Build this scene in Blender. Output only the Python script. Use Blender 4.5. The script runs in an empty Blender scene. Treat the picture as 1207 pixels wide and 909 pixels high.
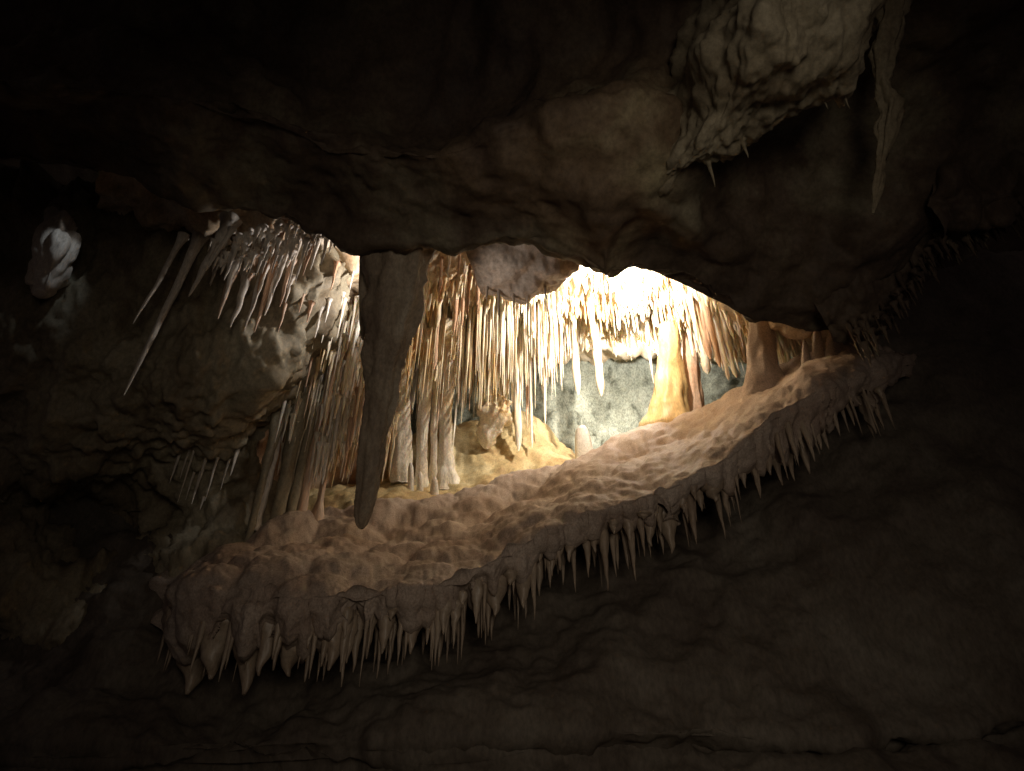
import bpy, bmesh, math, random
import numpy as np
from mathutils import Vector, noise
from mathutils.bvhtree import BVHTree

# ------------------------------------------------------------------ camera, world, lights
S = bpy.context.scene
COL = S.collection
W0, H0, F, PITCH = 1207.0, 909.0, 820.0, math.radians(37)
EYE = Vector((0, 0, 1.6))
FWD = Vector((0, math.cos(PITCH), math.sin(PITCH)))
UPV = Vector((0, -math.sin(PITCH), math.cos(PITCH)))
RGT = Vector((1, 0, 0))

cam = bpy.data.cameras.new('camera')
cam.sensor_fit = 'HORIZONTAL'; cam.sensor_width = 36
cam.lens = 36 * F / W0
cam.clip_start = 0.05; cam.clip_end = 200
camo = bpy.data.objects.new('camera', cam)
camo.location = EYE; camo.rotation_euler = (math.pi / 2 + PITCH, 0, 0)
COL.objects.link(camo); S.camera = camo

def P(px, py, d):
    """The point that lies d metres deep in front of the viewpoint, in the direction of photo pixel px, py."""
    px, py, d = float(px), float(py), float(d)
    return EYE + d * (FWD + RGT * ((px - W0 / 2) / F) + UPV * ((H0 / 2 - py) / F))

world = bpy.data.worlds.new('World'); S.world = world; world.use_nodes = True
bg = world.node_tree.nodes['Background']
bg.inputs[0].default_value = (1.0, 0.74, 0.68, 1); bg.inputs[1].default_value = 0.022

S.view_settings.view_transform = 'Standard'
S.view_settings.look = 'None'
S.view_settings.exposure = 0.0
S.view_settings.gamma = 1.0
S.cycles.use_denoising = True
S.cycles.max_bounces = 6; S.cycles.diffuse_bounces = 5; S.cycles.glossy_bounces = 2
S.cycles.transmission_bounces = 2
S.cycles.sample_clamp_indirect = 4.0
S.cycles.caustics_reflective = False; S.cycles.caustics_refractive = False

def lamp(name, loc, power, color, radius=0.06, aim=None, cone=None, blend=0.6):
    l = bpy.data.lights.new(name, 'SPOT' if aim is not None else 'POINT')
    l.energy = power; l.color = color; l.shadow_soft_size = radius
    o = bpy.data.objects.new(name, l); o.location = loc; COL.objects.link(o)
    if aim is not None:
        l.spot_size = math.radians(cone); l.spot_blend = blend
        o.rotation_euler = (Vector(aim) - Vector(loc)).to_track_quat('-Z', 'Y').to_euler()
    return o

# the show-cave floodlight, tucked behind the roof lip
lamp('cave_floodlight', P(745, 305, 8.4), 860, (1.0, 0.90, 0.76), 0.06, aim=P(640, 395, 11.5), cone=172, blend=1.0)
# a second lamp up against the back wall, hidden by the hanging curtain
lamp('cave_wall_lamp', P(748, 414, 10.6), 85, (1.0, 0.96, 0.88), 0.05)
# the cooler lamp behind the left roof lip
lamp('cave_side_lamp', P(463, 335, 7.6), 56, (1.0, 0.93, 0.88), 0.04, aim=P(463, 335, 7.6) + Vector((-1, -.1, .12)), cone=150, blend=.7)
lamp('bulge_fill_lamp', P(461, 395, 6.75), 34, (1.0, 0.90, 0.82), 0.04, aim=P(620, 330, 7.6), cone=46, blend=.8)  # unseen fill spot, added to brighten the grey bulge of the chamber roof
# a small cool lamp for the far left drape
lamp('cave_far_lamp', P(135, 205, 6.5), 5, (0.85, 0.93, 1.0), 0.03, aim=P(60, 310, 6.55), cone=42)
# the dim walkway lamp behind the viewer
lamp('walkway_lamp', (0.9, -2.0, 2.2), 250, (1.0, 0.84, 0.65), 0.9, aim=P(690, 540, 6), cone=74, blend=1.0)

# ------------------------------------------------------------------ helpers
rnd = random.Random(7)

def tag(o, label=None, cat=None, group=None, kind=None):
    if label: o['label'] = label
    if cat: o['category'] = cat
    if group: o['group'] = group
    if kind: o['kind'] = kind
    return o

def link(name, verts, faces, mat, parent=None, loc=None):
    me = bpy.data.meshes.new(name)
    me.from_pydata([tuple(v) for v in verts], [], faces)
    me.polygons.foreach_set('use_smooth', [True] * len(me.polygons))
    me.materials.append(mat); me.update()
    o = bpy.data.objects.new(name, me)
    if loc is not None: o.location = loc
    COL.objects.link(o)
    if parent: o.parent = parent
    return o

def rock_mat(name, cols, scale=1.5, bump=0.4, rough=0.75, zs=0.45, bscale=9.0, bdist=0.05, stops=None, spec=0.3, speck=0.0, crack=0.0, sss=0.0):
    m = bpy.data.materials.new(name); m.use_nodes = True
    nt = m.node_tree; N = nt.nodes; L = nt.links
    b = N['Principled BSDF']; b.inputs['Roughness'].default_value = rough
    b.inputs['Specular IOR Level'].default_value = spec
    g = N.new('ShaderNodeNewGeometry')
    mp = N.new('ShaderNodeMapping'); mp.inputs['Scale'].default_value = (1, 1, zs)
    L.new(g.outputs['Position'], mp.inputs['Vector'])
    n = N.new('ShaderNodeTexNoise'); n.inputs['Scale'].default_value = scale
    n.inputs['Detail'].default_value = 9; n.inputs['Roughness'].default_value = 0.62; n.inputs['Distortion'].default_value = 0.4
    L.new(mp.outputs[0], n.inputs['Vector'])
    r = N.new('ShaderNodeValToRGB'); el = r.color_ramp.elements
    k = len(cols)
    stops = stops or [0.30 + 0.40 * i / (k - 1) for i in range(k)]
    while len(el) < k: el.new(0.5)
    for i, c in enumerate(cols):
        el[i].position = stops[i]; el[i].color = (*c, 1)
    L.new(n.outputs['Fac'], r.inputs['Fac'])
    # fine grain: darker pits and grime
    n2 = N.new('ShaderNodeTexNoise'); n2.inputs['Scale'].default_value = bscale * 3
    n2.inputs['Detail'].default_value = 6; n2.inputs['Roughness'].default_value = 0.7
    L.new(mp.outputs[0], n2.inputs['Vector'])
    mr = N.new('ShaderNodeMapRange'); mr.inputs[1].default_value = 0.3; mr.inputs[2].default_value = 0.65
    mr.inputs[3].default_value = 0.62 - speck; mr.inputs[4].default_value = 1.12
    L.new(n2.outputs['Fac'], mr.inputs[0])
    mx = N.new('ShaderNodeMix'); mx.data_type = 'RGBA'; mx.blend_type = 'MULTIPLY'; mx.inputs[0].default_value = 1
    L.new(r.outputs[0], mx.inputs[6]); L.new(mr.outputs[0], mx.inputs[7])
    L.new(mx.outputs[2], b.inputs['Base Color'])
    n3 = N.new('ShaderNodeTexNoise'); n3.inputs['Scale'].default_value = bscale
    n3.inputs['Detail'].default_value = 10; n3.inputs['Roughness'].default_value = 0.65
    L.new(mp.outputs[0], n3.inputs['Vector'])
    bp = N.new('ShaderNodeBump'); bp.inputs['Strength'].default_value = bump; bp.inputs['Distance'].default_value = bdist
    vo = N.new('ShaderNodeTexVoronoi'); vo.feature = 'DISTANCE_TO_EDGE'; vo.inputs['Scale'].default_value = bscale * .45
    wv = N.new('ShaderNodeMix'); wv.data_type = 'VECTOR'; wv.inputs[0].default_value = .22
    L.new(mp.outputs[0], wv.inputs[4]); L.new(n.outputs['Color'], wv.inputs[5]); L.new(wv.outputs[1], vo.inputs['Vector'])
    cm = N.new('ShaderNodeMapRange'); cm.inputs[2].default_value = .09; cm.inputs[3].default_value = -crack; cm.inputs[4].default_value = 0
    L.new(vo.outputs['Distance'], cm.inputs[0])
    ad = N.new('ShaderNodeMath'); ad.operation = 'ADD'; L.new(n3.outputs['Fac'], ad.inputs[0]); L.new(cm.outputs[0], ad.inputs[1])
    L.new(ad.outputs[0], bp.inputs['Height'])
    if sss:
        b.inputs['Subsurface Weight'].default_value = sss; b.inputs['Subsurface Radius'].default_value = (1, .55, .25); b.inputs['Subsurface Scale'].default_value = .03; L.new(bp.outputs[0], b.inputs['Normal'])
    return m

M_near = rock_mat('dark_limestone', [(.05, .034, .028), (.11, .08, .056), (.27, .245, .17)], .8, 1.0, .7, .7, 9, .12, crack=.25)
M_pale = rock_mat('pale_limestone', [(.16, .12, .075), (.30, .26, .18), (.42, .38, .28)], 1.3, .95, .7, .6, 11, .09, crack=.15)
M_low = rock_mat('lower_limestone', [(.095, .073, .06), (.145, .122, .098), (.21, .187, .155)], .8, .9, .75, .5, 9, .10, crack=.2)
M_ledge = rock_mat('flowstone', [(.34, .25, .20), (.43, .345, .285), (.54, .455, .39)], 1.6, .75, .68, .7, 24, .03, spec=.22, speck=.1)
M_drip = rock_mat('drip_flowstone', [(.29, .22, .165), (.38, .30, .225), (.47, .39, .305)], 2.2, .6, .42, .25, 18, .03, spec=.5)
M_mound = rock_mat('ochre_flowstone', [(.40, .25, .12), (.53, .41, .21), (.61, .53, .33)], 2.4, .8, .7, .8, 16, .03)
M_honey = rock_mat('honey_calcite', [(.50, .27, .09), (.62, .43, .19), (.70, .56, .32)], 2.0, .6, .45, .15, 18, .03)
M_back = rock_mat('grey_green_limestone', [(.13, .14, .11), (.37, .40, .34), (.48, .515, .44), (.58, .61, .53)], 4.6, 1.0, .8, .42, 16, .07, stops=[.33, .43, .56, .68], speck=.3)
M_inner = rock_mat('white_ceiling_calcite', [(.42, .26, .13), (.66, .52, .36), (.80, .72, .60)], 2.4, .8, .65, .5, 14, .05)
M_grey = rock_mat('grey_pink_limestone', [(.38, .30, .235), (.52, .43, .35), (.62, .54, .46)], 1.8, .6, .7, .7, 10, .05)
M_stal = rock_mat('cream_calcite', [(.62, .27, .08), (.76, .54, .27), (.82, .70, .50), (.86, .80, .69)], 1.9, .6, .4, .10, 20, .02, stops=[.26, .36, .45, .58], spec=.5, sss=.25)
M_red = rock_mat('russet_calcite', [(.46, .23, .12), (.60, .40, .27), (.74, .61, .48)], 2.3, .5, .5, .12, 20, .02)
M_white = rock_mat('white_calcite', [(.58, .50, .42), (.70, .64, .56), (.80, .76, .70)], 2.5, .7, .5, .2, 22, .03)
M_dark = rock_mat('brown_grey_calcite', [(.13, .09, .065), (.32, .26, .19), (.46, .41, .33)], 2.2, .9, .6, .22, 16, .05)

# ---- surfaces lofted through rows of points and roughened by fractal noise
def row_eval(row, us):
    if isinstance(row[0], Vector):
        pts = [row[0].lerp(row[1], u) for u in us]
        return np.array([tuple(p) for p in pts])
    a = np.array(row, float)
    xs = a[0, 0] + us * (a[-1, 0] - a[0, 0])
    t = a[:, 0]
    def cub(y):
        m = np.gradient(y, t)
        k = np.clip(np.searchsorted(t, xs) - 1, 0, len(t) - 2)
        h = t[k + 1] - t[k]; s = (xs - t[k]) / h
        return ((1 + 2 * s) * (1 - s) ** 2 * y[k] + s * (1 - s) ** 2 * h * m[k] + s * s * (3 - 2 * s) * y[k + 1] + s * s * (s - 1) * h * m[k + 1])
    py, d = cub(a[:, 1]), cub(a[:, 2])
    return np.array([tuple(P(x, y, z)) for x, y, z in zip(xs, py, d)])

def catmull(R, seg):
    R = np.array(R); n = len(R); out = []
    for i in range(n - 1):
        p0, p1, p2, p3 = R[max(i - 1, 0)], R[i], R[i + 1], R[min(i + 2, n - 1)]
        for j in range(seg):
            t = j / seg
            out.append(.5 * (2 * p1 + (p2 - p0) * t + (2 * p0 - 5 * p1 + 4 * p2 - p3) * t * t + (3 * p1 - p0 - 3 * p2 + p3) * t ** 3))
    out.append(R[-1])
    return np.array(out)

def fract(p, s, o=5, h=.9):
    return noise.fractal(Vector((p[0] * s[0], p[1] * s[1], p[2] * s[2])), h, 2.1, o)

def lobes(p, s):
    v = Vector((p[0] * s[0], p[1] * s[1], p[2] * s[2]))
    v += .35 * noise.noise_vector(v * .9)
    d = noise.voronoi(v)[0]
    return 1.0 - min(1.0, d[0] * d[0] * 1.5) - .25 * max(0.0, .25 - (d[1] - d[0]))

def loft(rows, nu, seg, disp):
    us = np.linspace(0, 1, nu)
    G = catmull([row_eval(r, us) for r in rows], seg)
    du = np.gradient(G, axis=1); dv = np.gradient(G, axis=0)
    Nn = np.cross(du, dv); Nn /= np.linalg.norm(Nn, axis=2, keepdims=True) + 1e-9
    # let the normals face the viewer's side
    if ((Nn * (np.array(tuple(EYE)) - G)).sum(axis=2)).mean() < 0: Nn = -Nn
    nv = G.shape[0]
    V = []
    for i in range(nv):
        for j in range(nu):
            p = G[i, j]; V.append(Vector(p) + Vector(Nn[i, j]) * disp(p))
    Fc = []
    for i in range(nv - 1):
        for j in range(nu - 1):
            a = i * nu + j
            Fc.append((a, a + 1, a + nu + 1, a + nu))
    return V, Fc

# ------------------------------------------------------------------ the rock of the cave
LIP = [(-260, 190, 5.5), (0, 210, 5.7), (150, 224, 5.9), (270, 249, 6.1), (350, 270, 6.1), (420, 288, 6.0), (470, 292, 5.9), (520, 297, 5.8), (640, 299, 5.6), (672, 306, 5.6),
       (700, 330, 5.6), (718, 337, 5.6), (738, 330, 5.7), (800, 347, 5.9), (870, 376, 6.2), (930, 391, 6.5), (980, 402, 6.6), (1022, 410, 6.6), (1060, 372, 6.4), (1110, 305, 6.2), (1200, 262, 6.0), (1500, 200, 5.6)]
rb = [(x, y - 115, d + 1.9) for x, y, d in LIP]
rb2 = [(x, y - 30, d + .55) for x, y, d in LIP]
r1 = [(x, y - 34, d - .22) for x, y, d in LIP]
r2 = [(-260, 120, 5.0), (0, 140, 5.2), (270, 165, 5.4), (420, 190, 5.3), (510, 205, 5.3), (600, 205, 5.15), (700, 215, 5.0), (780, 235, 5.05), (870, 270, 5.6), (960, 300, 6.0), (1022, 310, 5.9), (1110, 240, 5.8), (1200, 190, 5.6), (1500, 120, 5.2)]
r3 = [(-260, 60, 4.7), (0, 80, 4.9), (270, 110, 5.2), (420, 150, 5.3), (510, 170, 5.25), (600, 128, 5.0), (700, 100, 4.8), (780, 110, 4.75), (870, 170, 5.4), (960, 210, 5.8), (1022, 220, 5.8), (1110, 150, 5.6), (1200, 110, 5.4), (1500, 60, 5.0)]
r4 = [(-260, -20, 5.4), (0, -10, 5.6), (270, 20, 5.9), (420, 90, 6.0), (510, 130, 6.0), (600, 85, 5.9), (700, 60, 5.7), (780, 40, 5.3), (870, 60, 5.2), (960, 90, 5.3), (1022, 90, 5.4), (1110, 60, 5.2), (1200, 20, 5.0), (1500, -20, 4.7)]
r5 = [(-260, -160, 5.2), (510, -100, 5.6), (870, -120, 4.3), (1500, -160, 4.2)]
r6 = [(-260, -420, 3.6), (1500, -420, 3.6)]
r7 = [Vector((-8, -1.5, 6.2)), Vector((8, -1.5, 6.2))]

def d_roof(p):
    return .17 * fract(p, (.8, .8, .8)) + .10 * abs(fract(p, (1.5, 1.1, 1.5), 5)) + .05 * fract(p, (3.4, 3.4, 3.4), 5) + .07 * (lobes(p, (1.1, 1.4, 1.1)) - .5) - .10
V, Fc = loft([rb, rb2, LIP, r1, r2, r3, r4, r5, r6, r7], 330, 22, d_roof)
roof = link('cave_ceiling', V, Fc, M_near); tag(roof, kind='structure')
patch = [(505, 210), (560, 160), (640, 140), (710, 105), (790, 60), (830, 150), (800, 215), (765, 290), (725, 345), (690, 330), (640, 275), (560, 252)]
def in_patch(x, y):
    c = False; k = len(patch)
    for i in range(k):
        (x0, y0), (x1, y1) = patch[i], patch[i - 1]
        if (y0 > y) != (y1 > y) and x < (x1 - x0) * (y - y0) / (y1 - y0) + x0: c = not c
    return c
olive_mask = roof.data.attributes.new('olive_patch', 'FLOAT', 'POINT')   # mask for a paler, more olive patch on the roof
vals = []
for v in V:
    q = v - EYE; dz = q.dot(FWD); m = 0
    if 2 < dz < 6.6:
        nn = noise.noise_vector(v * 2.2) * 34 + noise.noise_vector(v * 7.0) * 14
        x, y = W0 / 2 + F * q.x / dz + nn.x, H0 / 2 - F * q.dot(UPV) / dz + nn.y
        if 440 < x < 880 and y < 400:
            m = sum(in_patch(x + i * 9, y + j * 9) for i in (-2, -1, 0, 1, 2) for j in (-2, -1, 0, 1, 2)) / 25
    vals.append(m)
olive_mask.data.foreach_set('value', vals)
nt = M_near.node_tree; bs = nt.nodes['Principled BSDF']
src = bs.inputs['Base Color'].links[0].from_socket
at = nt.nodes.new('ShaderNodeAttribute'); at.attribute_name = 'olive_patch'
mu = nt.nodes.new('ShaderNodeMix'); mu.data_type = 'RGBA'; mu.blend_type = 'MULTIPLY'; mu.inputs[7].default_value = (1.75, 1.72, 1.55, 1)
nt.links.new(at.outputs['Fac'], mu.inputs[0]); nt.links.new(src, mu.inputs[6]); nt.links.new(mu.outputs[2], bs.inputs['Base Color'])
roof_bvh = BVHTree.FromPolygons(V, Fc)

# inner chamber ceiling
i0 = [(120, 150, 6.9), (420, 170, 7.2), (700, 170, 7.4), (900, 230, 7.4), (1025, 300, 7.6)]
i1 = [(120, 232, 7.3), (300, 252, 7.2), (420, 262, 7.6), (560, 250, 8.0), (700, 240, 8.3), (760, 240, 8.5), (860, 300, 8.2), (900, 350, 7.9), (1025, 385, 8.0)]
i2 = [(120, 262, 7.6), (300, 275, 7.5), (420, 290, 7.9), (560, 292, 8.5), (700, 287, 9.2), (760, 283, 9.3), (860, 345, 8.6), (900, 375, 8.2), (1025, 396, 8.3)]
i3 = [(120, 300, 8.2), (300, 310, 8.0), (420, 330, 8.4), (560, 335, 9.1), (700, 340, 9.8), (760, 342, 9.9), (860, 372, 9.1), (900, 390, 8.7), (1025, 396, 8.6)]
i4 = [(120, 330, 8.8), (300, 340, 8.6), (420, 360, 9.0), (560, 380, 9.9), (700, 378, 10.5), (760, 376, 10.5), (860, 388, 9.8), (900, 397, 9.3), (1025, 396, 9.0)]
i5 = [(120, 380, 9.8), (420, 395, 10.0), (560, 405, 10.8), (700, 402, 11.2), (860, 402, 10.8), (1025, 396, 9.8)]
i6 = [(120, 430, 11), (420, 435, 11.5), (700, 425, 12.4), (860, 425, 12.2), (1025, 396, 11)]
def d_inner(p):
    return .16 * fract(p, (1.3, 1.3, 1.3)) + .26 * (lobes(p, (1.7, 1.7, 1.5)) - .4) + .10 * (lobes(p, (4.4, 4.4, 3.4)) - .4) + .06 * fract(p, (6, 6, 4), 3)
V, Fc = loft([i0, i1, i2, i3, i4, i5, i6], 260, 26, d_inner)
inner = link('chamber_ceiling', V, Fc, M_inner); tag(inner, kind='structure')
inner_bvh = BVHTree.FromPolygons(V, Fc)

# grey-green back wall
bw = [[(-300, 330, 12.8), (400, 340, 12.6), (700, 360, 12.6), (1000, 360, 12.2), (1400, 330, 11.5)],
      [(-300, 420, 12.2), (400, 430, 12.0), (700, 420, 12.1), (1000, 420, 11.8), (1400, 420, 11.0)],
      [(-300, 480, 11.8), (400, 490, 11.6), (700, 475, 11.9), (1000, 480, 11.5), (1400, 480, 10.6)],
      [(-300, 560, 11.0), (400, 560, 11.1), (700, 530, 11.2), (1000, 540, 11.0), (1400, 560, 10)],
      [(-300, 700, 10.0), (400, 700, 10.2), (700, 640, 10.4), (1000, 650, 10.2), (1400, 700, 9.2)]]
def d_back(p):
    low = min(1.0, max(0.0, (8.75 - p[2]) / .7))
    return low * (.12 * fract(p, (6, 6, 3.2), 5) + .06 * (lobes(p, (7, 7, 4)) - .5)) + .22 * fract(p, (.9, .9, .9)) + .05 * fract(p, (4, 4, 2.2), 5) + .03 * fract(p, (11, 11, 5), 3)
V, Fc = loft(bw, 420, 60, d_back)
wall = link('chamber_wall', V, Fc, M_back)
tag(wall, 'bare mottled grey-green rock wall at the back of the bright chamber', 'rock wall')

# rock farther off, closing the cave to left and right
V, Fc = loft([[Vector((-16, 5, 14)), Vector((16, 5, 14))], [Vector((-16, 10, 12)), Vector((16, 10, 12))], [Vector((-16, 12, 6)), Vector((16, 12, 6))], [Vector((-16, 11, -1)), Vector((16, 11, -1))]], 160, 24, lambda p: .5 * fract(p, (.4, .4, .4)))
tag(link('cave_wall', V, Fc, M_near), 'black rock closing off the cave far behind everything else', 'rock wall')

# lower wall under the ledge, across the whole foot of the picture
l0 = [(-320, 620, 6.9), (0, 640, 7.2), (200, 690, 6.8), (350, 735, 6.4), (560, 700, 6.6), (700, 655, 6.9), (860, 600, 7.3), (980, 500, 8.0), (1060, 430, 8.6), (1150, 400, 8.8), (1500, 380, 8.4)]
l1 = [(-320, 690, 6.5), (0, 710, 6.7), (200, 750, 6.3), (350, 780, 6.0), (560, 750, 6.1), (700, 715, 6.3), (860, 680, 6.5), (980, 590, 7.0), (1060, 540, 7.3), (1150, 510, 7.4), (1500, 500, 7.0)]
l2 = [(-320, 780, 5.9), (0, 790, 6.0), (350, 830, 5.5), (560, 810, 5.4), (700, 790, 5.5), (860, 770, 5.7), (1060, 690, 6.1), (1200, 660, 6.0), (1500, 640, 5.6)]
l3 = [(-320, 850, 5.4), (350, 868, 5.1), (560, 860, 5.0), (780, 862, 5.0), (950, 868, 5.05), (1100, 850, 5.2), (1500, 800, 4.9)]
l3b = [(-320, 878, 5.4), (350, 895, 5.02), (560, 880, 4.98), (780, 880, 5.2), (950, 885, 5.25), (1100, 876, 5.3), (1500, 840, 5.0)]
l4 = [(-320, 960, 5.0), (350, 960, 4.8), (780, 950, 4.7), (1100, 950, 4.7), (1500, 940, 4.5)]
l5 = [Vector((-9, 4.6, -.1)), Vector((9, 4.6, -.1))]
def d_low(p):
    return .26 * fract(p, (.7, .7, .7)) + .07 * fract(p, (2.6, 2.6, 1.3), 5) + .05 * (lobes(p, (1.6, 1.6, .9)) - .5)
l00 = [(x, y - 90, d + 1.6) for x, y, d in l0]
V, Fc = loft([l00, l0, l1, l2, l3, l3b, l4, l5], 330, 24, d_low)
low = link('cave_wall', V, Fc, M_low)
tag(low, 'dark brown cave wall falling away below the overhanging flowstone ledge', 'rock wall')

# dim rock wall on the left, behind the hanging stalactites
w0 = [(-320, 185, 6.6), (0, 195, 7.4), (150, 225, 7.6), (260, 245, 7.7), (350, 265, 7.8), (432, 275, 8.4)]
w1 = [(-320, 300, 6.1), (0, 310, 6.8), (150, 330, 7.1), (260, 372, 7.1), (350, 325, 7.3), (425, 310, 8.0)]
w2 = [(-320, 380, 5.9), (0, 390, 6.5), (150, 410, 6.7), (260, 420, 6.8), (330, 405, 7.1), (385, 392, 8.0)]
w3 = [(-320, 450, 6.0), (0, 460, 6.7), (150, 465, 6.7), (240, 470, 6.8), (300, 460, 7.1), (350, 448, 8.0)]
w4 = [(-320, 520, 6.2), (0, 520, 6.8), (150, 520, 6.9), (220, 515, 7.0), (270, 510, 7.3), (320, 500, 8.1)]
w5 = [(-320, 560, 6.3), (0, 560, 6.9), (100, 565, 7.2), (170, 545, 7.5), (220, 545, 7.4), (270, 545, 7.6), (310, 545, 8.0)]
w6 = [(-320, 600, 6.6), (0, 600, 7.2), (60, 600, 8.0), (110, 600, 8.6), (170, 600, 8.2), (220, 600, 7.6), (300, 590, 7.8), (350, 590, 8.3)]
w7 = [(-320, 680, 6.2), (0, 680, 6.6), (60, 690, 6.8), (110, 700, 7.0), (170, 690, 7.2), (220, 680, 6.9), (300, 670, 7.2), (350, 660, 8.0)]
w8 = [(-320, 760, 6.2), (0, 770, 6.6), (110, 780, 6.6), (230, 760, 6.4), (350, 760, 7.4)]
def d_left(p):
    return .17 * fract(p, (1.0, 1.0, .8)) + .10 * (lobes(p, (2.1, 2.1, 1.3)) - .6) + .16 * abs(fract(p, (2.6, 2.6, 1.2), 6)) + .09 * fract(p, (5, 5, 2.4), 6)
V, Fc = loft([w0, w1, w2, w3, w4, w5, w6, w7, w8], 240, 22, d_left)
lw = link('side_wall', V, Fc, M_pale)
tag(lw, 'dim brown bulging rock wall behind the stalactites on the left', 'rock wall')
left_bvh = BVHTree.FromPolygons(V, Fc)

# russet rock behind the left curtain
def d_rus(p):
    return .12 * fract(p, (1.2, 1.2, .6)) + .12 * (lobes(p, (3.0, 3.0, 1.0)) - .4)
V, Fc = loft([[(250, 330, 8.6), (400, 310, 8.7), (500, 300, 9.4)], [(250, 400, 8.5), (400, 390, 8.6), (500, 380, 9.3)], [(250, 470, 8.4), (400, 460, 8.7), (490, 450, 9.3)], [(250, 540, 8.5), (400, 530, 9.1), (480, 520, 9.8)], [(250, 620, 8.8), (400, 600, 9.5), (480, 600, 10.2)]], 140, 22, d_rus)
tag(link('russet_wall', V, Fc, M_red), 'russet rock wall behind the thin stalactites left of the huge dark one', 'rock wall')
# grey bulge of the chamber roof
def d_bul(p):
    return .08 * fract(p, (1.6, 1.6, 1.6)) + .06 * (lobes(p, (2.5, 2.5, 2.5)) - .5) + .02 * fract(p, (7, 7, 7), 3)
V, Fc = loft([[(535, 250, 8.3), (620, 240, 8.3), (720, 250, 8.3)], [(540, 270, 7.7), (620, 260, 7.7), (705, 275, 7.7)], [(552, 305, 7.65), (620, 302, 7.55), (690, 302, 7.7)], [(562, 332, 7.8), (620, 332, 7.7), (675, 318, 7.85)], [(570, 346, 8.0), (620, 350, 7.95), (664, 330, 8.05)], [(570, 332, 8.4), (620, 338, 8.4), (668, 318, 8.4)], [(550, 250, 8.6), (620, 250, 8.6), (700, 250, 8.6)]], 90, 16, d_bul)
bulge_bvh = BVHTree.FromPolygons(V, Fc)
tag(link('hanging_rock', V, Fc, M_grey), 'smooth grey-pink rock bulge at top of the lit opening, left of the glare', 'hanging rock')

# flowstone ledge
RIM = [(150, 690, 7.7), (172, 700, 6.9), (200, 697, 5.95), (240, 690, 5.35), (300, 690, 5.15), (350, 702, 5.15), (400, 697, 5.2), (470, 697, 5.3), (545, 680, 5.4), (590, 652, 5.6), (650, 622, 5.85), (720, 598, 6.05), (790, 572, 6.25), (850, 545, 6.4),
       (885, 508, 6.5), (930, 474, 6.65), (990, 448, 6.85), (1040, 436, 7.2), (1090, 425, 9.0)]
def rimat(px):
    a = np.array(RIM); return float(np.interp(px, a[:, 0], a[:, 1])), float(np.interp(px, a[:, 0], a[:, 2]))
drips = [(220, 819, 58), (246, 800, 50), (286, 819, 54), (306, 797, 26), (322, 790, 11), (339, 797, 44), (359, 804, 13), (379, 786, 16), (388, 790, 40), (409, 782, 15), (432, 777, 15), (450, 771, 15), (461, 731, 15), (484, 771, 24), (503, 760, 11),
         (522, 748, 17), (535, 746, 15), (561, 735, 17), (583, 726, 30), (602, 690, 14), (617, 717, 24), (633, 655, 16), (651, 679, 14), (660, 673, 12), (672, 663, 20), (688, 640, 12), (701, 652, 20), (709, 636, 12), (724, 630, 10), (743, 639, 14), (759, 612, 15), (768, 644, 18), (792, 652, 22), (806, 604, 14),
         (820, 590, 14), (843, 592, 20), (860, 613, 11), (879, 575, 16), (897, 587, 15), (909, 560, 16), (922, 572, 17), (937, 567, 14), (955, 558, 22), (968, 530, 15), (977, 530, 13), (985, 498, 12), (1008, 502, 11), (1032, 512, 16), (1040, 470, 10)]
CR = [(150, 675, 7.9), (190, 668, 7.1), (230, 655, 6.75), (300, 625, 7.0), (350, 600, 7.5), (400, 594, 8.0), (460, 592, 8.3), (540, 578, 8.5), (600, 562, 8.7), (660, 540, 8.9), (720, 517, 9.0), (780, 496, 8.9), (840, 472, 8.7), (900, 440, 8.4), (950, 412, 8.0), (990, 405, 7.9), (1040, 412, 8.1), (1090, 420, 9.2)]
def mixrow(A, B, t, dpy=0, dd=0):
    xs = np.linspace(150, 1090, 24); a = np.array(A); b = np.array(B); out = []
    for x in xs:
        ya, da = np.interp(x, a[:, 0], a[:, 1]), np.interp(x, a[:, 0], a[:, 2])
        yb, db = np.interp(x, b[:, 0], b[:, 1]), np.interp(x, b[:, 0], b[:, 2])
        out.append((x, ya + (yb - ya) * t + dpy, da + (db - da) * t + dd))
    return out
def flute(x):
    """how far the fluted front hangs down at x (pixels) and how far it swells towards the viewer"""
    base = float(np.interp(x, [150, 200, 340, 400, 840, 880, 980, 1040, 1090], [26, 40, 34, 20, 18, 40, 34, 18, 10]))
    best = 0; sw = 0
    for px, py, w in drips:
        ry = rimat(px)[1 - 1]
        k = max(0.0, 1 - abs(x - px) / (w * .72 + 4))
        best = max(best, (py - ry) * .70 * k ** .75); sw = max(sw, k ** .6 * (.05 + w * .004))
    return max(base, best), sw
NX = 640
def mixrow(A, B, t, dpy=0, dd=0, n=NX):
    xs = np.linspace(150, 1090, n); a = np.array(A); b = np.array(B)
    f = lambda k: np.interp(xs, a[:, 0], a[:, k]) * (1 - t) + np.interp(xs, b[:, 0], b[:, k]) * t
    ya, da = f(1), f(2)
    # round the corners of the control polyline
    ker = np.ones(31) / 31; pad = lambda y: np.convolve(np.pad(y, 15, mode='edge'), ker, 'valid')
    return list(zip(xs, pad(ya) + dpy, pad(da) + dd))
FL = [flute(x) for x in np.linspace(150, 1090, NX)]
def droprow(k, dd, swell):
    return [(x, y + k * fl[0], d + dd - swell * fl[1]) for (x, y, d), fl in zip(mixrow(CR, RIM, 1), FL)]
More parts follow.
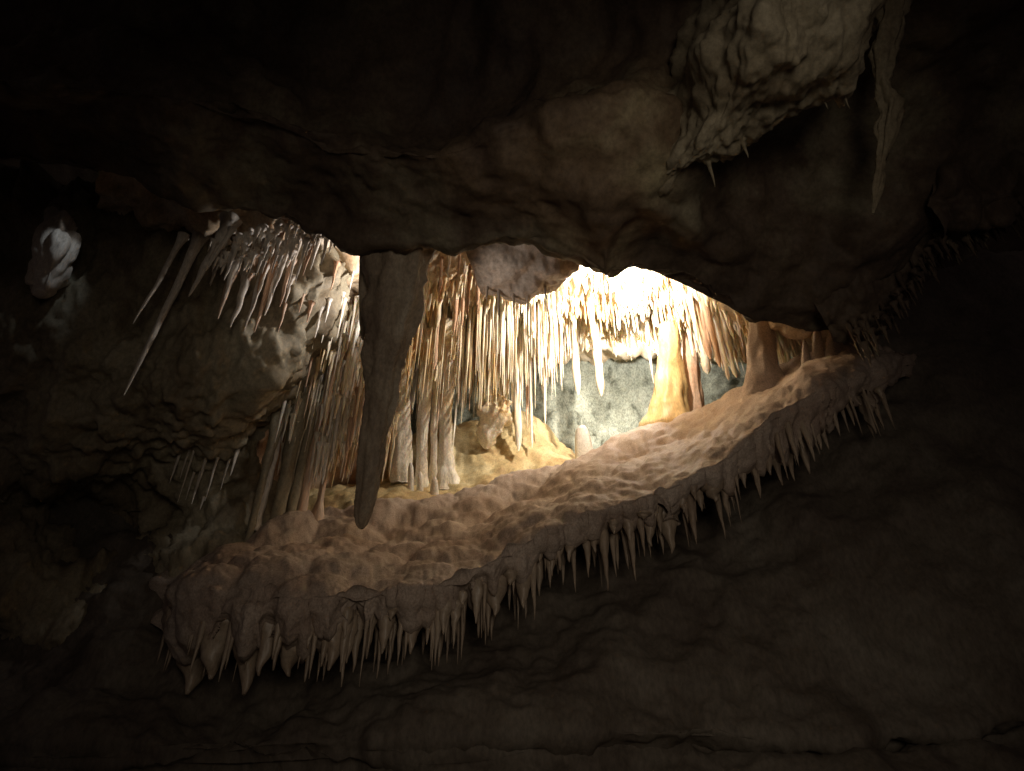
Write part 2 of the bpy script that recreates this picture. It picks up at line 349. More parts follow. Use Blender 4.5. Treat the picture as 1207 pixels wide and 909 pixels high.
g = [mixrow(CR, RIM, 0, 70, .7), mixrow(CR, RIM, 0, 18, .35), CR, mixrow(CR, RIM, .3, -3, 0), mixrow(CR, RIM, .6, -7, 0), mixrow(CR, RIM, .85, -9, 0), droprow(0, 0, .3),
     droprow(.12, -.01, .5), droprow(.35, .0, .8), droprow(.65, .03, 1.0), droprow(.92, .05, .8), droprow(1.0, .14, .3), droprow(.6, .4, 0), [(x, y - 10, d + 2.0) for x, y, d in mixrow(CR, RIM, 1)]]
def d_ledge(p):
    return .08 * fract(p, (.9, .9, .9)) + (.14 - .025 * min(3, max(0, p[0] + 1.0))) * (lobes(p, (1.7, 1.4, .9)) - .6) + .035 * (lobes(p, (4.6, 4.0, 2.6)) - .6) + .022 * fract(p, (7, 7, 7), 5)
V, Fc = loft(g, NX, 16, d_ledge)
ledge = link('flowstone_ledge', V, Fc, M_ledge)
tag(ledge, 'broad pinkish brown flowstone ledge rising to the right beneath the bright chamber', 'flowstone ledge')
ledge_bvh = BVHTree.FromPolygons(V, Fc)

# ochre mound on the chamber floor
m0 = [(330, 660, 7.7), (430, 640, 7.9), (540, 620, 8.3), (640, 590, 8.7), (720, 560, 9.0)]
m1 = [(330, 615, 8.1), (430, 600, 8.4), (540, 585, 8.7), (640, 560, 9.1), (720, 540, 9.4)]
m2 = [(330, 590, 8.6), (430, 575, 8.9), (520, 568, 9.1), (580, 550, 9.3), (640, 535, 9.6), (680, 537, 9.9), (720, 545, 10)]
m3 = [(330, 577, 9.0), (430, 565, 9.4), (520, 530, 9.5), (580, 518, 9.8), (640, 516, 10.1), (680, 540, 10.4), (720, 560, 10.5)]
m4 = [(330, 565, 9.7), (430, 555, 9.9), (520, 503, 10.0), (580, 498, 10.4), (640, 497, 10.6), (666, 533, 10.8), (720, 570, 11)]
m5 = [(330, 600, 10.4), (430, 600, 10.6), (520, 570, 10.8), (640, 560, 11.3), (720, 600, 11.5)]
def d_mound(p):
    return .10 * fract(p, (1.2, 1.2, 1.2)) + .07 * (lobes(p, (2.2, 2.2, 2.2)) - .6) + .035 * fract(p, (6, 6, 6), 5)
V, Fc = loft([m0, m1, m2, m3, m4, m5], 180, 20, d_mound)
mound = link('flowstone_mound', V, Fc, M_mound)
tag(mound, 'ochre yellow flowstone mound behind the ledge at the foot of the white columns', 'mound')
mound_bvh = BVHTree.FromPolygons(V, Fc)

# cave floor, out of sight below
V, Fc = loft([[Vector((-9, -5, 0)), Vector((9, -5, 0))], [Vector((-9, 0, 0)), Vector((9, 0, 0))], [Vector((-9, 5, 0)), Vector((9, 5, 0))]], 60, 30, lambda p: .1 * fract(p, (.8, .8, .8)))
fl = link('cave_floor', V, Fc, M_low); tag(fl, kind='structure')

# ------------------------------------------------------------------ hanging rock masses near the viewer
def hang(name, rows, nu, seg, disp, mat, label, cat):
    V, Fc = loft(rows, nu, seg, disp)
    return tag(link(name, V, Fc, mat), label, cat)

def d_flap(p):
    return .14 * fract(p, (1.2, 1.2, 1.2)) + .13 * abs(fract(p, (2.4, 1.2, 1.4), 6)) - .06 + .05 * fract(p, (5, 5, 5), 5)
flap = hang('hanging_rock', [
    [(760, 250, 5.7), (810, 140, 5.7), (930, 60, 5.6), (1075, -60, 5.4)],
    [(765, 245, 5.4), (805, 208, 5.2), (880, 172, 5.1), (960, 122, 4.9), (1010, 100, 4.8), (1062, -60, 4.6)],
    [(770, 235, 5.2), (808, 206, 4.85), (880, 180, 4.7), (960, 130, 4.55), (1010, 108, 4.5), (1052, -40, 4.3)],
    [(772, 200, 5.0), (818, 160, 4.6), (880, 120, 4.3), (960, 80, 4.2), (1010, 60, 4.2), (1045, -50, 4.1)],
    [(785, 130, 5.25), (830, 80, 4.55), (880, 50, 4.1), (960, 20, 4.0), (1040, -60, 4.0)],
    [(795, 60, 5.6), (850, 0, 4.7), (900, -30, 4.05), (960, -60, 3.95), (1040, -110, 3.95)],
    [(800, -90, 5.7), (900, -150, 4.8), (1040, -190, 4.2)]], 160, 18, d_flap, M_pale,
    'large olive grey block of rock hanging from the roof at the upper right', 'hanging rock')
fin = hang('rock_fin', [
    [(940, 330, 6.5), (1000, 300, 6.5), (1075, 250, 6.3)],
    [(955, 350, 6.2), (1000, 330, 6.15), (1085, 290, 6.05)],
    [(975, 385, 6.25), (1010, 385, 6.2), (1090, 318, 6.1)],
    [(985, 400, 6.4), (1020, 412, 6.4), (1100, 318, 6.3)],
    [(990, 380, 6.9), (1020, 380, 6.9), (1100, 300, 6.8)]], 70, 14, d_flap, M_near,
    'dim grey rock fin dropping to a point where roof meets the right end of ledge', 'hanging rock')
white_rock = hang('calcite_drape', [
    [(56, 245, 7.1), (75, 248, 7.1), (92, 262, 7.2)],
    [(40, 285, 6.65), (65, 278, 6.55), (92, 285, 6.85)],
    [(30, 315, 6.55), (58, 320, 6.45), (88, 312, 6.75)],
    [(28, 330, 6.55), (52, 348, 6.5), (80, 330, 6.75)],
    [(34, 322, 7.1), (55, 335, 7.1), (80, 320, 7.2)]], 50, 14, lambda p: .05 * fract(p, (4, 4, 2)) + .09 * (lobes(p, (7, 7, 1.8)) - .6), M_white,
    'pale blue-white calcite drape catching light alone on the far left wall', 'drapery')

# ------------------------------------------------------------------ dripstone builders
def tube_mesh(profile, sides, seed, axis_fn, flat=1.0, knob=.10):
    """profile: list of (t, r). axis_fn(t) gives the local centre. Rings are knobbly; both ends are closed."""
    V, Fc = [], []
    ph = rnd.random() * 6.28
    for i, (t, r) in enumerate(profile):
        c = axis_fn(t)
        for k in range(sides):
            a = 2 * math.pi * k / sides + ph
            q = Vector((math.cos(a), math.sin(a), 0))
            rr = r * (1 + knob * 2.0 * noise.noise(Vector((q.x * 1.3 + seed, q.y * 1.3, t * 5 + seed * 3))) + knob * noise.noise(Vector((q.x * 3 + seed, q.y * 3, t * 16 + seed))))
            V.append(c + Vector((q.x * rr, q.y * rr * flat, 0)))
    n = len(profile)
    for i in range(n - 1):
        for k in range(sides):
            a = i * sides + k; b = i * sides + (k + 1) % sides
            Fc.append((a, b, b + sides, a + sides))
    Fc.append(tuple(range(sides)))
    Fc.append(tuple((n - 1) * sides + k for k in reversed(range(sides))))
    return V, Fc

def spike(L, r, seed, sides=9, rings=14, lean=(0, 0), kind='stal', wob=.3):
    """A hanging cone of length L below its origin."""
    prof = []
    for i in range(rings):
        t = i / (rings - 1)
        if kind == 'straw':
            q = 1.0 - .35 * t
            if t < .12: q *= 1 + 1.2 * (1 - t / .12) ** 2
            if t > .93: q *= max(.25, 1 - ((t - .93) / .07) ** 2)
        elif kind == 'drip':
            q = math.sqrt(max(.02, 1 - (1 - min(1, t / .22)) ** 2)) * (1 - .93 * max(0, (t - .22) / .78) ** (.8 + .5 * ((seed * 7) % 1)))
        elif kind == 'pillar':
            q = 1.25 - .55 * math.sin(t * math.pi * .8) + .5 * max(0, .2 - t) / .2 + .9 * max(0, t - .88) / .12
            q *= 1 + .25 * noise.noise(Vector((seed, t * 11, 3)))
        elif kind == 'blunt':
            q = 1.0 - .15 * t
            if t > .86: q *= max(.12, math.sqrt(max(0, 1 - ((t - .86) / .14) ** 2)))
        else:
            q = (1 - t) ** .75 * .92 + .08
            if t < .15: q *= 1 + .7 * (1 - t / .15) ** 2
        q *= 1 + .12 * noise.noise(Vector((seed * 7, t * 7, 0)))
        prof.append((t, max(q * r, .0025)))
    off = rnd.random() * 50
    if kind in ('drip', 'pillar'): wob = .22
    def ax(t):
        return Vector((lean[0] * t + r * wob * noise.noise(Vector((off, t * 4, 0))), lean[1] * t + r * wob * noise.noise(Vector((off + 9, t * 4, 0))), -L * t))
    return tube_mesh(prof, sides, seed, ax, knob=.16)

def to_d(px, w, d): return float(w) * float(d) / F
UP = Vector((0, 0, 1))

def ceiling_above(p, bvhs):
    best = None
    for b in bvhs:
        h = b.ray_cast(p, UP, 6)
        if h[0] is not None and (best is None or h[0].z < best): best = h[0].z
    return best

def stal_at(px, py, d, w, mat, label, group=None, kind='stal', bvhs=None, name='stalactite', top_py=None, cat='stalactite', sides=9, rings=14, maxlen=2.6, lean=0):
    """A stalactite whose tip stands at pixel px, py and depth d; it reaches up into the rock above it (or to top_py)."""
    tip = P(px, py, d)
    if top_py is not None:
        # same x, y in the world: solve for the height seen at top_py
        yy = tip.y; v = (H0 / 2 - top_py) / F
        dd = yy / (math.cos(PITCH) - v * math.sin(PITCH))
        zt = EYE.z + dd * (math.sin(PITCH) + v * math.cos(PITCH))
    else:
        zt = ceiling_above(tip, bvhs or [inner_bvh])
        if zt is None: return None
        zt += .04
    L = zt - tip.z
    if L < .05: return None
    if L > maxlen: return None
    r = to_d(px, w, d) / 2
    V, Fc = spike(L, r, rnd.random() * 100, sides, rings, kind=kind, lean=(lean, 0))
    o = link(name, V, Fc, mat, loc=Vector((tip.x - lean, tip.y, zt)))
    return tag(o, label, cat, group)

# ------------------------------------------------------------------ large single formations
def ring_column(name, rings, d, mat, label, cat, depth=.9, seed=1.0, sides=26, sub=5, knob=.05, flute=.0, freq=1.1):
    """rings: (centre px, py, width px) from top to bottom; one continuous closed body, elliptical in plan."""
    R = np.array(rings, float)
    n = (len(R) - 1) * sub + 1
    tt = np.linspace(0, len(R) - 1, n)
    cx, cy, w = (np.interp(tt, range(len(R)), R[:, k]) for k in range(3))
    dd = d if isinstance(d, (list, tuple)) else [d] * len(R)
    dz = np.interp(tt, range(len(R)), dd)
    base = P(cx[0], cy[0], dz[0])
    V, Fc = [], []
    for i in range(n):
        c = P(cx[i], cy[i], dz[i]); r = to_d(0, w[i], dz[i]) / 2
        for k in range(sides):
            a = 2 * math.pi * k / sides
            q = Vector((math.cos(a), math.sin(a) * depth, 0))
            nn = noise.fractal(Vector((q.x * 1.2 + seed * 5, q.y * 1.2, c.z * freq * 1.6)), .8, 2, 5)
            fl = math.cos(a * 7 + 2 * noise.noise(Vector((seed, c.z, 0)))) * flute
            V.append(c + q * r * (1 + knob * 2.2 * nn + fl) - base)
    for i in range(n - 1):
        for k in range(sides):
            a = i * sides + k; b = i * sides + (k + 1) % sides
            Fc.append((a, b, b + sides, a + sides))
    Fc.append(tuple(range(sides))); Fc.append(tuple((n - 1) * sides + k for k in reversed(range(sides))))
    o = link(name, V, Fc, mat, loc=base)
    return tag(o, label, cat)

ring_column('stalactite', [(478, 232, 104), (474, 285, 82), (467, 340, 66), (459, 400, 52), (452, 450, 40), (444, 500, 32), (436, 550, 27), (429, 590, 23), (427, 608, 20), (426, 618, 14), (426, 623, 6)],
            [6.35, 6.15, 6.1, 6.05, 6.02, 6.0, 5.98, 5.95, 5.94, 5.94, 5.94], M_dark, 'huge dark brown stalactite tapering to a blunt tip in front of the lit chamber', 'stalactite', .75, 3.1, 60, 18, .12, .10, 2.4)
ring_column('stalactite', [(437, 275, 24), (434, 300, 19), (431, 340, 17), (429, 380, 12), (428, 400, 4)], 6.35, M_dark, 'narrow dark stalactite pressed against left side of the huge hanging one', 'stalactite', .9, 5.7, 14, 8, .08)
ring_column('dripstone_column', [(789, 385, 24), (789, 410, 26), (789, 440, 31), (788, 470, 40), (787, 490, 50), (785, 510, 66), (785, 534, 74)], [9.6, 9.55, 9.5, 9.4, 9.35, 9.3, 9.35], M_honey, 'stout honey yellow column standing on the ledge before the grey-green wall', 'column', .9, 8.2, 44, 9, .11, .07, 1.0)
ring_column('dripstone_column', [(812, 395, 14), (813, 420, 18), (815, 450, 20), (817, 480, 24), (818, 520, 34)], [9.75, 9.7, 9.65, 9.6, 9.55], M_red, 'narrower brown column touching the right side of the honey yellow one', 'column', .9, 9.9, 30, 9, .11, .08)
ring_column('dripstone_column', [(896, 360, 28), (896, 385, 30), (896, 410, 32), (899, 435, 38), (902, 455, 52), (904, 480, 70), (905, 505, 60)], [8.2, 8.2, 8.1, 8.0, 7.95, 7.95, 8.2], M_ledge, 'squat brown column joining roof and ledge at the right end of the bright stalactites', 'column', .9, 4.4, 32, 9, .11, .04)
ring_column('stalagmite', [(686, 503, 8), (686, 507, 14), (687, 515, 18), (688, 525, 21), (689, 545, 24)], 9.7, M_white, 'small blunt white stalagmite on the ledge crest against the dark foot of the back wall', 'stalagmite', .9, 2.2, 14, 6, .05)
for (px, py, w, d, t) in [(948, 402, 13, 7.5, 'slim leftmost spire'), (962, 386, 15, 7.45, 'tall middle spire'), (979, 388, 18, 7.4, 'broad rounded right-hand spire')]:
    ring_column('stalagmite', [(px, py, 3), (px + 1, py + 6, w * .5), (px + 2, py + 20, w * .8), (px + 3, py + 40, w * 1.1), (px + 5, py + 60, w * 1.6)], d, M_ledge, t + ' of three brown stalagmites at the right end of the ledge', 'stalagmite', .9, px * .1, 14, 5, .07)
ring_column('hanging_boulder', [(578, 462, 14), (580, 474, 32), (581, 492, 40), (577, 510, 32), (574, 524, 14), (573, 529, 4)], 9.5, M_stal, 'rough cream lump of calcite hanging low over the ochre mound', 'calcite lump', .8, 6.1, 26, 9, .30, 0, 3.2)

# white column group, left of the mound
cols = [([(478, 385, 30), (477, 415, 22), (475, 450, 17), (474, 490, 18), (473, 530, 23), (472, 556, 26), (472, 572, 22)], 9.0, 'fat white column with knobbly foot beside the huge dark stalactite'),
        ([(505, 395, 26), (503, 425, 17), (501, 460, 14), (499, 500, 13), (497, 540, 12), (497, 562, 15), (497, 580, 26)], 9.1, 'slender cream column, second from left in the white group'),
        ([(518, 400, 20), (517, 430, 11), (514, 470, 9), (512, 510, 7), (511, 545, 8), (510, 575, 18)], 9.15, 'thinnest white column between two thicker ones beside the mound'),
        ([(528, 385, 34), (527, 415, 20), (526, 450, 16), (525, 490, 15), (525, 530, 17), (526, 555, 21), (528, 572, 36), (529, 588, 54)], 9.2, 'tall white column with flared foot nearest to the ochre mound')]
for rg, d, lab in cols:
    ring_column('dripstone_column', rg, d, M_stal, lab, 'column', .9, rg[0][0] * .3, 20, 10, .13, .09)
for q in range(16):
    px = rnd.uniform(462, 548)
    stal_at(px, rnd.uniform(445, 535), rnd.uniform(8.8, 9.5), rnd.uniform(4, 8), rnd.choice([M_stal, M_stal, M_red]), 'thin cream stalactite among the tops of the white columns', 'stalactites among the white columns', top_py=rnd.uniform(370, 400), kind=rnd.choice(['straw', 'stal']), rings=14)
for (px, py, w, h) in [(484, 546, 7, 30), (495, 556, 7, 22), (512, 562, 8, 14)]:
    ring_column('stalagmite', [(px, py, 3), (px, py + 5, w), (px, py + h, w * 1.2), (px, py + h + 12, w * 1.6)], 8.85, M_stal, {484: 'tallest', 495: 'middle-sized', 512: 'shortest'}[px] + ' of the three knobs standing among the feet of the white columns', 'stalagmite', .9, px * .2, 10, 4, .08)

# long single stalactites in the chamber
for px, py, d, w, mat, kind, lab in [
    (611, 532, 9.25, 10, M_stal, 'blunt', 'longest cream stalactite, reaching down almost to the ochre mound'),
    (627, 528, 9.4, 5, M_stal, 'straw', 'long thin cream stalactite just right of the longest one'),
    (622, 505, 9.5, 9, M_red, 'stal', 'orange-brown stalactite tucked behind the longest cream one'),
    (643, 500, 9.6, 4, M_stal, 'straw', 'thin white straw at the left border of the bare grey-green wall'),
    (682, 466, 9.5, 9, M_stal, 'blunt', 'left one of two fat white fingers hanging before the grey-green wall'),
    (709, 467, 9.3, 11, M_stal, 'blunt', 'right one of two fat white fingers hanging before the grey-green wall'),
    (835, 441, 8.9, 12, M_stal, 'blunt', 'blunt orange stalactite ending in a drop, right of the yellow column'),
    (859, 448, 8.6, 7, M_stal, 'straw', 'slim orange-white stalactite almost touching the ledge left of the squat column'),
    (868, 445, 8.55, 8, M_stal, 'straw', 'cream stalactite touching the ledge beside the squat brown column'),
    (771, 452, 9.2, 7, M_stal, 'stal', 'thin cream stalactite grazing left side of the honey yellow column')]:
    stal_at(px, py, d, w, mat, lab, kind=kind, rings=18, sides=12)

# ------------------------------------------------------------------ bright curtain of stalactites
def env(px):
    xs = [470, 500, 530, 560, 590, 620, 640, 660, 700, 740, 770, 800, 840, 870, 900, 940]
    ys = [430, 450, 470, 492, 488, 480, 455, 432, 420, 412, 415, 425, 436, 442, 425, 420]
    return float(np.interp(px, xs, ys))
LAB = {
    'a': ('slender russet and cream stalactite in the dim rows right of the huge dark one', 'stalactites right of the huge dark stalactite'),
    'b': ('long cream stalactite in the dense bright curtain above the ochre mound', 'stalactites of the bright curtain above the mound'),
    'c': ('short glaring white stalactite in the brightest part of the chamber roof', 'white stalactites above the grey-green wall'),
    'd': ('orange and cream stalactite in the row between yellow and squat brown columns', 'orange stalactites between the two columns'),
    'e': ('small russet stalactite in the gap between squat column and three stalagmites', 'russet stalactites right of the squat column')}
n_obj = 0
def curtain(key, x0, x1, d0, d1, n, mats, wr, fn):
    global n_obj
    lab, grp = LAB[key]; made = 0; tries = 0
    while made < n and tries < n * 6:
        tries += 1
        px = rnd.uniform(x0, x1); d = rnd.uniform(d0, d1)
        py = fn(px, d); w = rnd.uniform(*wr) * (.6 + .8 * rnd.random() ** 2)
        o = stal_at(px, py, d, w, rnd.choice(mats), lab, grp, kind=rnd.choice(['straw', 'stal', 'stal', 'blunt']), sides=8, rings=11, maxlen=3.4)
        if o: made += 1; n_obj += 1
curtain('a', 478, 565, 7.9, 9.0, 34, [M_red, M_stal, M_stal], (4, 8), lambda x, d: rnd.uniform(330, 440))
curtain('b', 490, 650, 8.9, 10.4, 76, [M_stal, M_stal, M_stal, M_red], (4, 9), lambda x, d: env(x) - rnd.random() ** 1.8 * 80)
curtain('c', 640, 835, 9.3, 11.0, 56, [M_stal, M_white, M_stal], (4, 8), lambda x, d: env(x) - rnd.random() * 40)
curtain('d', 815, 882, 8.4, 9.8, 26, [M_stal, M_red, M_stal], (5, 9), lambda x, d: env(x) - rnd.random() * 35)
curtain('e', 908, 948, 8.1, 8.6, 8, [M_red, M_stal], (4, 7), lambda x, d: rnd.uniform(408, 428))

for px, tp, L in [(574, 338, .3), (588, 343, .42), (605, 348, .25), (622, 350, .34), (643, 338, .25)]:
    v = P(px, tp, 1) - EYE
    h = bulge_bvh.ray_cast(EYE, v.normalized(), 30)
    if h[0] is None: continue
    V, Fc = spike(L, rnd.uniform(.016, .03), rnd.random() * 99, 9, 14)
    tag(link('stalactite', V, Fc, M_grey, loc=h[0] + UP * .05), 'small grey stalactite hanging from the smooth grey-pink bulge of the chamber roof', 'stalactite', 'stalactites under the grey-pink bulge')

# the countless stubs between them: one mass
def stub_mass(name, n, x0, x1, d0, d1, py0, py1, mat, wr=(3, 6), lr=(.06, .28), bvh=None):
    V, Fc = [], []
    for _ in range(n):
        px, d = rnd.uniform(x0, x1), rnd.uniform(d0, d1)
        p = P(px, rnd.uniform(py0, py1), d)
        h = (bvh or inner_bvh).ray_cast(p - UP * 1.5, UP, 6)
        if h[0] is None: continue
        L = rnd.uniform(*lr); r = rnd.uniform(*wr) * d / F / 2
        v, f = spike(L + .05, r, rnd.random() * 99, 6, 6, kind='stal')
        b = len(V); top = h[0] + UP * .05
        V += [top + q for q in v]; Fc += [tuple(b + i for i in t) for t in f]
    o = link(name, V, Fc, mat)
    return tag(o, kind='stuff')
stub_mass('stalactite_stubs', 800, 470, 650, 8.4, 10.8, 300, 420, M_stal, wr=(4, 10), lr=(.05, .4))
stub_mass('soda_straws', 520, 490, 660, 9.2, 10.6, 320, 420, M_stal, wr=(2.5, 4.5), lr=(.4, 1.5))
stub_mass('soda_straws', 260, 660, 870, 9.3, 10.6, 320, 420, M_stal, wr=(2.5, 4.5), lr=(.2, .6))
stub_mass('stalactite_stubs', 1200, 640, 850, 9.3, 10.8, 300, 430, M_stal, wr=(4, 11), lr=(.05, .34))
stub_mass('stalactite_stubs', 260, 830, 930, 8.5, 9.6, 340, 420, M_stal, wr=(3, 7), lr=(.08, .4))

# ------------------------------------------------------------------ stalactites on the left
for (px, py, d, w, tp, lab) in [
    (157, 382, 6.2, 9, 292, 'thin pale stalactite, outermost of the pair hanging clear before the left wall'),
    (146, 466, 6.1, 15, 288, 'longest leaning pale stalactite of the pair before the left wall'),
    (222, 350, 6.3, 16, 272, 'stubby frosted stalactite left of the bright cluster under the roof edge'),
    (240, 322, 6.4, 7, 285, 'short thin stalactite beside the stubby frosted one under the roof edge')]:
    stal_at(px, py, d, w, M_white, lab, top_py=tp - 14, kind='stal', rings=22, sides=12, lean=-.12)
tips = [(256, 376), (264, 352), (272, 386), (281, 362), (288, 391), (296, 368), (303, 345), (312, 372), (321, 350), (329, 362), (338, 340), (348, 335), (357, 325), (366, 318), (378, 312), (300, 392), (334, 308), (290, 330), (318, 320)]
for i, (px, py) in enumerate(tips):
    stal_at(px, py, 6.32 + .3 * rnd.random() + (px - 256) * .002, rnd.uniform(7, 13), M_white if i % 3 else M_red, 'frosted stalactite in the white-edged cluster under the left roof edge', 'frosted cluster under the left roof edge', top_py=py - rnd.uniform(55, 95), kind='stal', sides=10, rings=16)
V, Fc = [], []
for _ in range(150):
    px = rnd.uniform(250, 410); py = rnd.uniform(262, 300) + (410 - px) * .25 - 20
    p = P(px, py, rnd.uniform(6.4, 7.2)); L = rnd.uniform(.05, .3)
    v, f = spike(L, rnd.uniform(.012, .03), rnd.random() * 99, 7, 8, kind='stal'); b = len(V)
    V += [p + q for q in v]; Fc += [tuple(b + i for i in t) for t in f]
tag(link('stalactite_stubs', V, Fc, M_white), kind='stuff')
for px, py, d in [(343, 372, 7.1), (357, 390, 7.1), (366, 402, 7.3), (378, 408, 7.5), (388, 398, 7.6), (396, 355, 7.4), (404, 390, 7.7), (412, 372, 7.6), (418, 352, 7.6), (337, 398, 7.0)]:
    v = P(px, py - 40, 1) - EYE
    h = left_bvh.ray_cast(EYE, v.normalized(), 30)
    if h[0] is None: continue
    L = rnd.uniform(.18, .42); V, Fc = spike(L + .06, rnd.uniform(.018, .03), rnd.random() * 99, 9, 14)
    tag(link('stalactite', V, Fc, rnd.choice([M_white, M_red]), loc=h[0] + UP * .06), 'short thin stalactite on the lit shoulder of the left wall beside the huge stalactite', 'stalactite', 'stalactites on the left wall shoulder')
# long leaning pillars reaching the ledge at the left
for (px, py, d, w, tp, mat, lab) in [
    (283, 676, 6.75, 12, 490, M_pale, 'thin leaning pillar furthest left among those reaching down to the ledge'),
    (314, 664, 6.95, 24, 450, M_pale, 'thickest leaning grey pillar reaching down to the left part of ledge'),
    (334, 650, 7.1, 14, 420, M_pale, 'grey leaning pillar just right of the thickest one above the ledge'),
    (349, 634, 7.3, 14, 410, M_red, 'short reddish pillar right of the grey leaning pillars'),
    (300, 630, 7.1, 12, 470, M_white, 'white-edged pillar behind the thickest grey pillar'),
    (372, 622, 7.6, 10, 400, M_red, 'russet pillar beside the dense curtain left of the huge stalactite')]:
    stal_at(px, py, d, w, mat, lab, top_py=tp, kind='pillar', rings=34, sides=14, name='dripstone_pillar', cat='pillar', maxlen=5)
for i in range(36):
    px = rnd.uniform(340, 428); py = rnd.uniform(440, 578) - abs(px - 395) * .3
    d = rnd.uniform(7.3, 8.2)
    stal_at(px, py, d, rnd.uniform(4, 8), [M_red, M_stal, M_white][i % 3], 'thin russet stalactite in the curtain just left of the huge dark one', 'curtain left of the huge dark stalactite', top_py=py - rnd.uniform(60, 150), kind='straw' if i % 2 else 'stal', sides=8, rings=12)
for i in range(12):
    px = rnd.uniform(190, 275); py = rnd.uniform(560, 610)
    stal_at(px, py, rnd.uniform(6.9, 7.4), rnd.uniform(3, 8), M_white, 'tiny pale stalactite in the dark hollow under the left wall', 'tiny stalactites under the left wall', bvhs=[left_bvh], maxlen=.7, sides=7, rings=9)

V, Fc = [], []
for _ in range(420):
    px = rnd.uniform(335, 470); d = rnd.uniform(7.8, 8.6); py = rnd.uniform(345, 520) + (px - 430) * -.25
    p = P(px, py, d); L = rnd.uniform(.15, .7)
    v, f = spike(L, rnd.uniform(2.5, 6) * d / F / 2, rnd.random() * 99, 7, 8, kind='stal'); b = len(V)
    V += [p + q for q in v]; Fc += [tuple(b + i for i in t) for t in f]
tag(link('stalactite_stubs', V, Fc, M_stal), kind='stuff')

# ------------------------------------------------------------------ drips along the ledge rim
ORD = lambda n: {1: 'first', 2: 'second', 3: 'third', 4: 'fourth', 5: 'fifth', 6: 'sixth', 7: 'seventh', 8: 'eighth', 9: 'ninth', 10: 'tenth', 11: 'eleventh', 12: 'twelfth', 13: 'thirteenth', 14: 'fourteenth', 15: 'fifteenth', 16: 'sixteenth', 17: 'seventeenth'}[n]
secs = [(0, 600, 'lowest ledge rim'), (600, 850, 'middle ledge rim'), (850, 1100, 'steep right end of ledge rim')]
for a, b, where in secs:
    sub = [q for q in drips if a <= q[0] < b]
    if len(sub) > 17:
        halves = [(sub[:len(sub) // 2 + 1], 'left'), (sub[len(sub) // 2 + 1:], 'right')]
    else: halves = [(sub, None)]
    for lst, side in halves:
        for i, (px, py, w) in enumerate(lst):
            ry, rd = rimat(px)
            size = 'broad' if w >= 22 else 'slim' if w <= 12 else 'pointed'
            lab = f'{size} flowstone drip, {ORD(i + 1)} from left along the {side + " half of " if side else ""}{where}'
            stal_at(px, py, rd - rnd.uniform(.08, .17), w * rnd.uniform(1.0, 1.4), M_drip, lab, 'drips along the ledge rim', kind='drip', top_py=ry + rnd.uniform(4, 26), name='flowstone_drip', cat='drip', sides=14, rings=20)
# small ones in between
V, Fc = [], []
for _ in range(260):
    px = rnd.uniform(200, 1040); ry, rd = rimat(px)
    p = P(px, ry + 16, rd + rnd.uniform(.0, .45)); L = rnd.uniform(.12, .62)
    v, f = spike(L, rnd.uniform(.015, .05), rnd.random() * 99, 8, 9, kind='drip'); b = len(V)
    V += [p + q for q in v]; Fc += [tuple(b + i for i in t) for t in f]
tag(link('drip_fringe', V, Fc, M_drip), kind='stuff')

# ------------------------------------------------------------------ fringe on the upper right
for i, (px, py, tp, w) in enumerate([(1012, 416, 395, 7), (1020, 418, 395, 8), (1030, 405, 385, 6), (1041, 395, 370, 6), (1052, 385, 355, 7), (1063, 372, 345, 6), (1075, 352, 325, 6), (1086, 335, 312, 6), (1098, 320, 298, 6), (1110, 296, 270, 8), (1122, 294, 262, 7), (1134, 292, 258, 8), (1146, 290, 255, 7), (1158, 285, 250, 8), (1170, 278, 245, 7), (1182, 270, 238, 8), (1192, 262, 232, 6)]):
    stal_at(px + rnd.uniform(-3.5, 3.5), py + rnd.uniform(-9, 9), 5.95 + rnd.uniform(-.08, .12), w * rnd.uniform(.5, 1.5), M_near, f'dim grey stalactite, {ORD(i + 1)} from the left in the fringe along the right roof edge', 'fringe along the right roof edge', top_py=tp - 12, sides=9, rings=12)
V, Fc = [], []
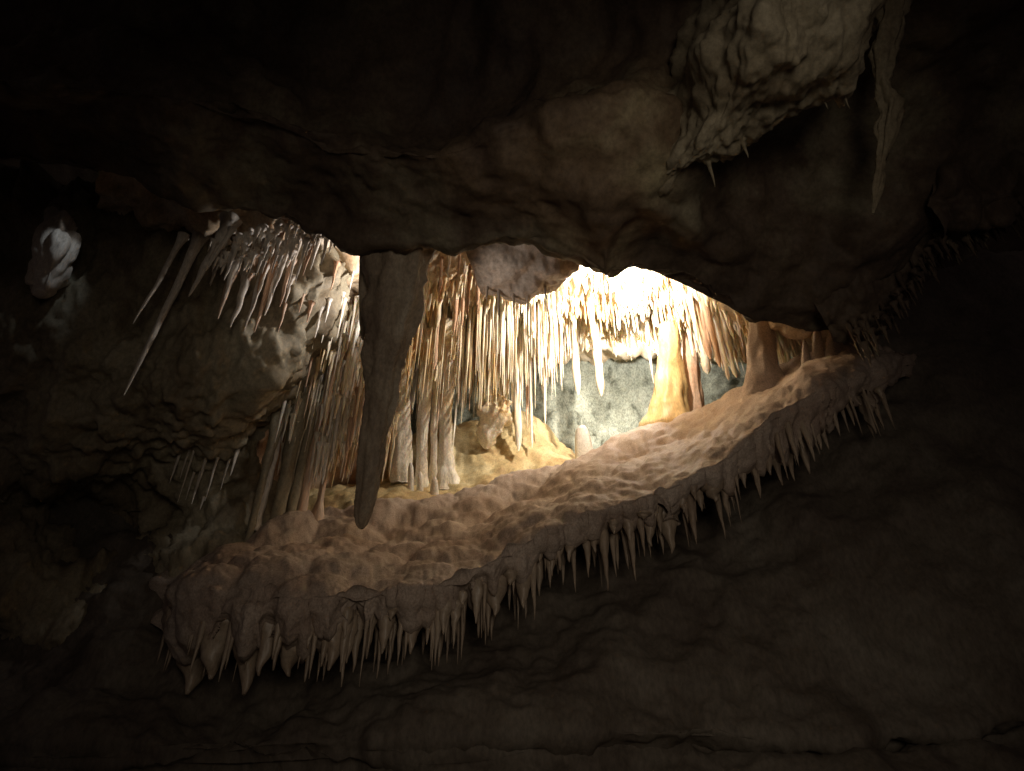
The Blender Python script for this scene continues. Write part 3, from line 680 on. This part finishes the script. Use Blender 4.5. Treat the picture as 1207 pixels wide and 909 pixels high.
for _ in range(130):
    k = rnd.random() ** .8; px = 1000 + 205 * k; ry = float(np.interp(px, [1000, 1022, 1060, 1110, 1205], [400, 404, 364, 296, 252]))
    p = P(px, ry - rnd.uniform(-4, 26), 5.9 + rnd.uniform(-.1, .35)); L = rnd.uniform(.04, .26)
    v, f = spike(L, rnd.uniform(.008, .03), rnd.random() * 99, 7, 7, kind='stal'); b = len(V)
    V += [p + q for q in v]; Fc += [tuple(b + i for i in t) for t in f]
tag(link('stalactite_stubs', V, Fc, M_near), kind='stuff')
for px, py, tp, w, d, lab in [(843, 220, 190, 6, 4.7, 'leftmost of the small spikes under the olive hanging block'), (882, 186, 165, 6, 4.65, 'second small spike from the left under the olive hanging block'), (976, 128, 108, 5, 4.5, 'third small spike from the left under the olive hanging block'), (1002, 128, 98, 6, 4.45, 'rightmost small spike under the olive hanging block')]:
    stal_at(px, py, d, w, M_pale, lab, top_py=tp, sides=9, rings=12)
ring_column('calcite_drape', [(1056, -30, 46), (1052, 20, 30), (1044, 60, 34), (1040, 100, 17), (1048, 130, 26), (1042, 170, 17), (1037, 210, 13), (1031, 240, 6), (1029, 252, 3)], [4.6, 4.7, 4.8, 4.9, 4.9, 4.95, 5.0, 5.05, 5.05], M_pale, 'long pale grey drape hanging right of the olive block', 'drapery', .7, 7.3, 30, 14, .42, .16, 3.5)
hang('calcite_drape', [
    [(1092, 195, 5.9), (1125, 165, 5.8), (1160, 180, 5.8), (1210, 185, 5.7)],
    [(1098, 222, 5.6), (1128, 200, 5.6), (1160, 215, 5.55), (1206, 215, 5.45)],
    [(1106, 255, 5.6), (1130, 250, 5.6), (1160, 250, 5.55), (1200, 245, 5.5)],
    [(1110, 284, 5.75), (1130, 282, 5.75), (1160, 276, 5.7), (1196, 262, 5.65)],
    [(1110, 275, 6.1), (1130, 270, 6.1), (1160, 265, 6.1), (1196, 250, 6.0)]], 90, 14,
    lambda p: .05 * fract(p, (3, 3, 1.5)) + .14 * (lobes(p, (5.5, 5.5, 1.8)) - .6), M_near, 'dim grey rippled drape on the far right roof edge above its fringe', 'drapery')
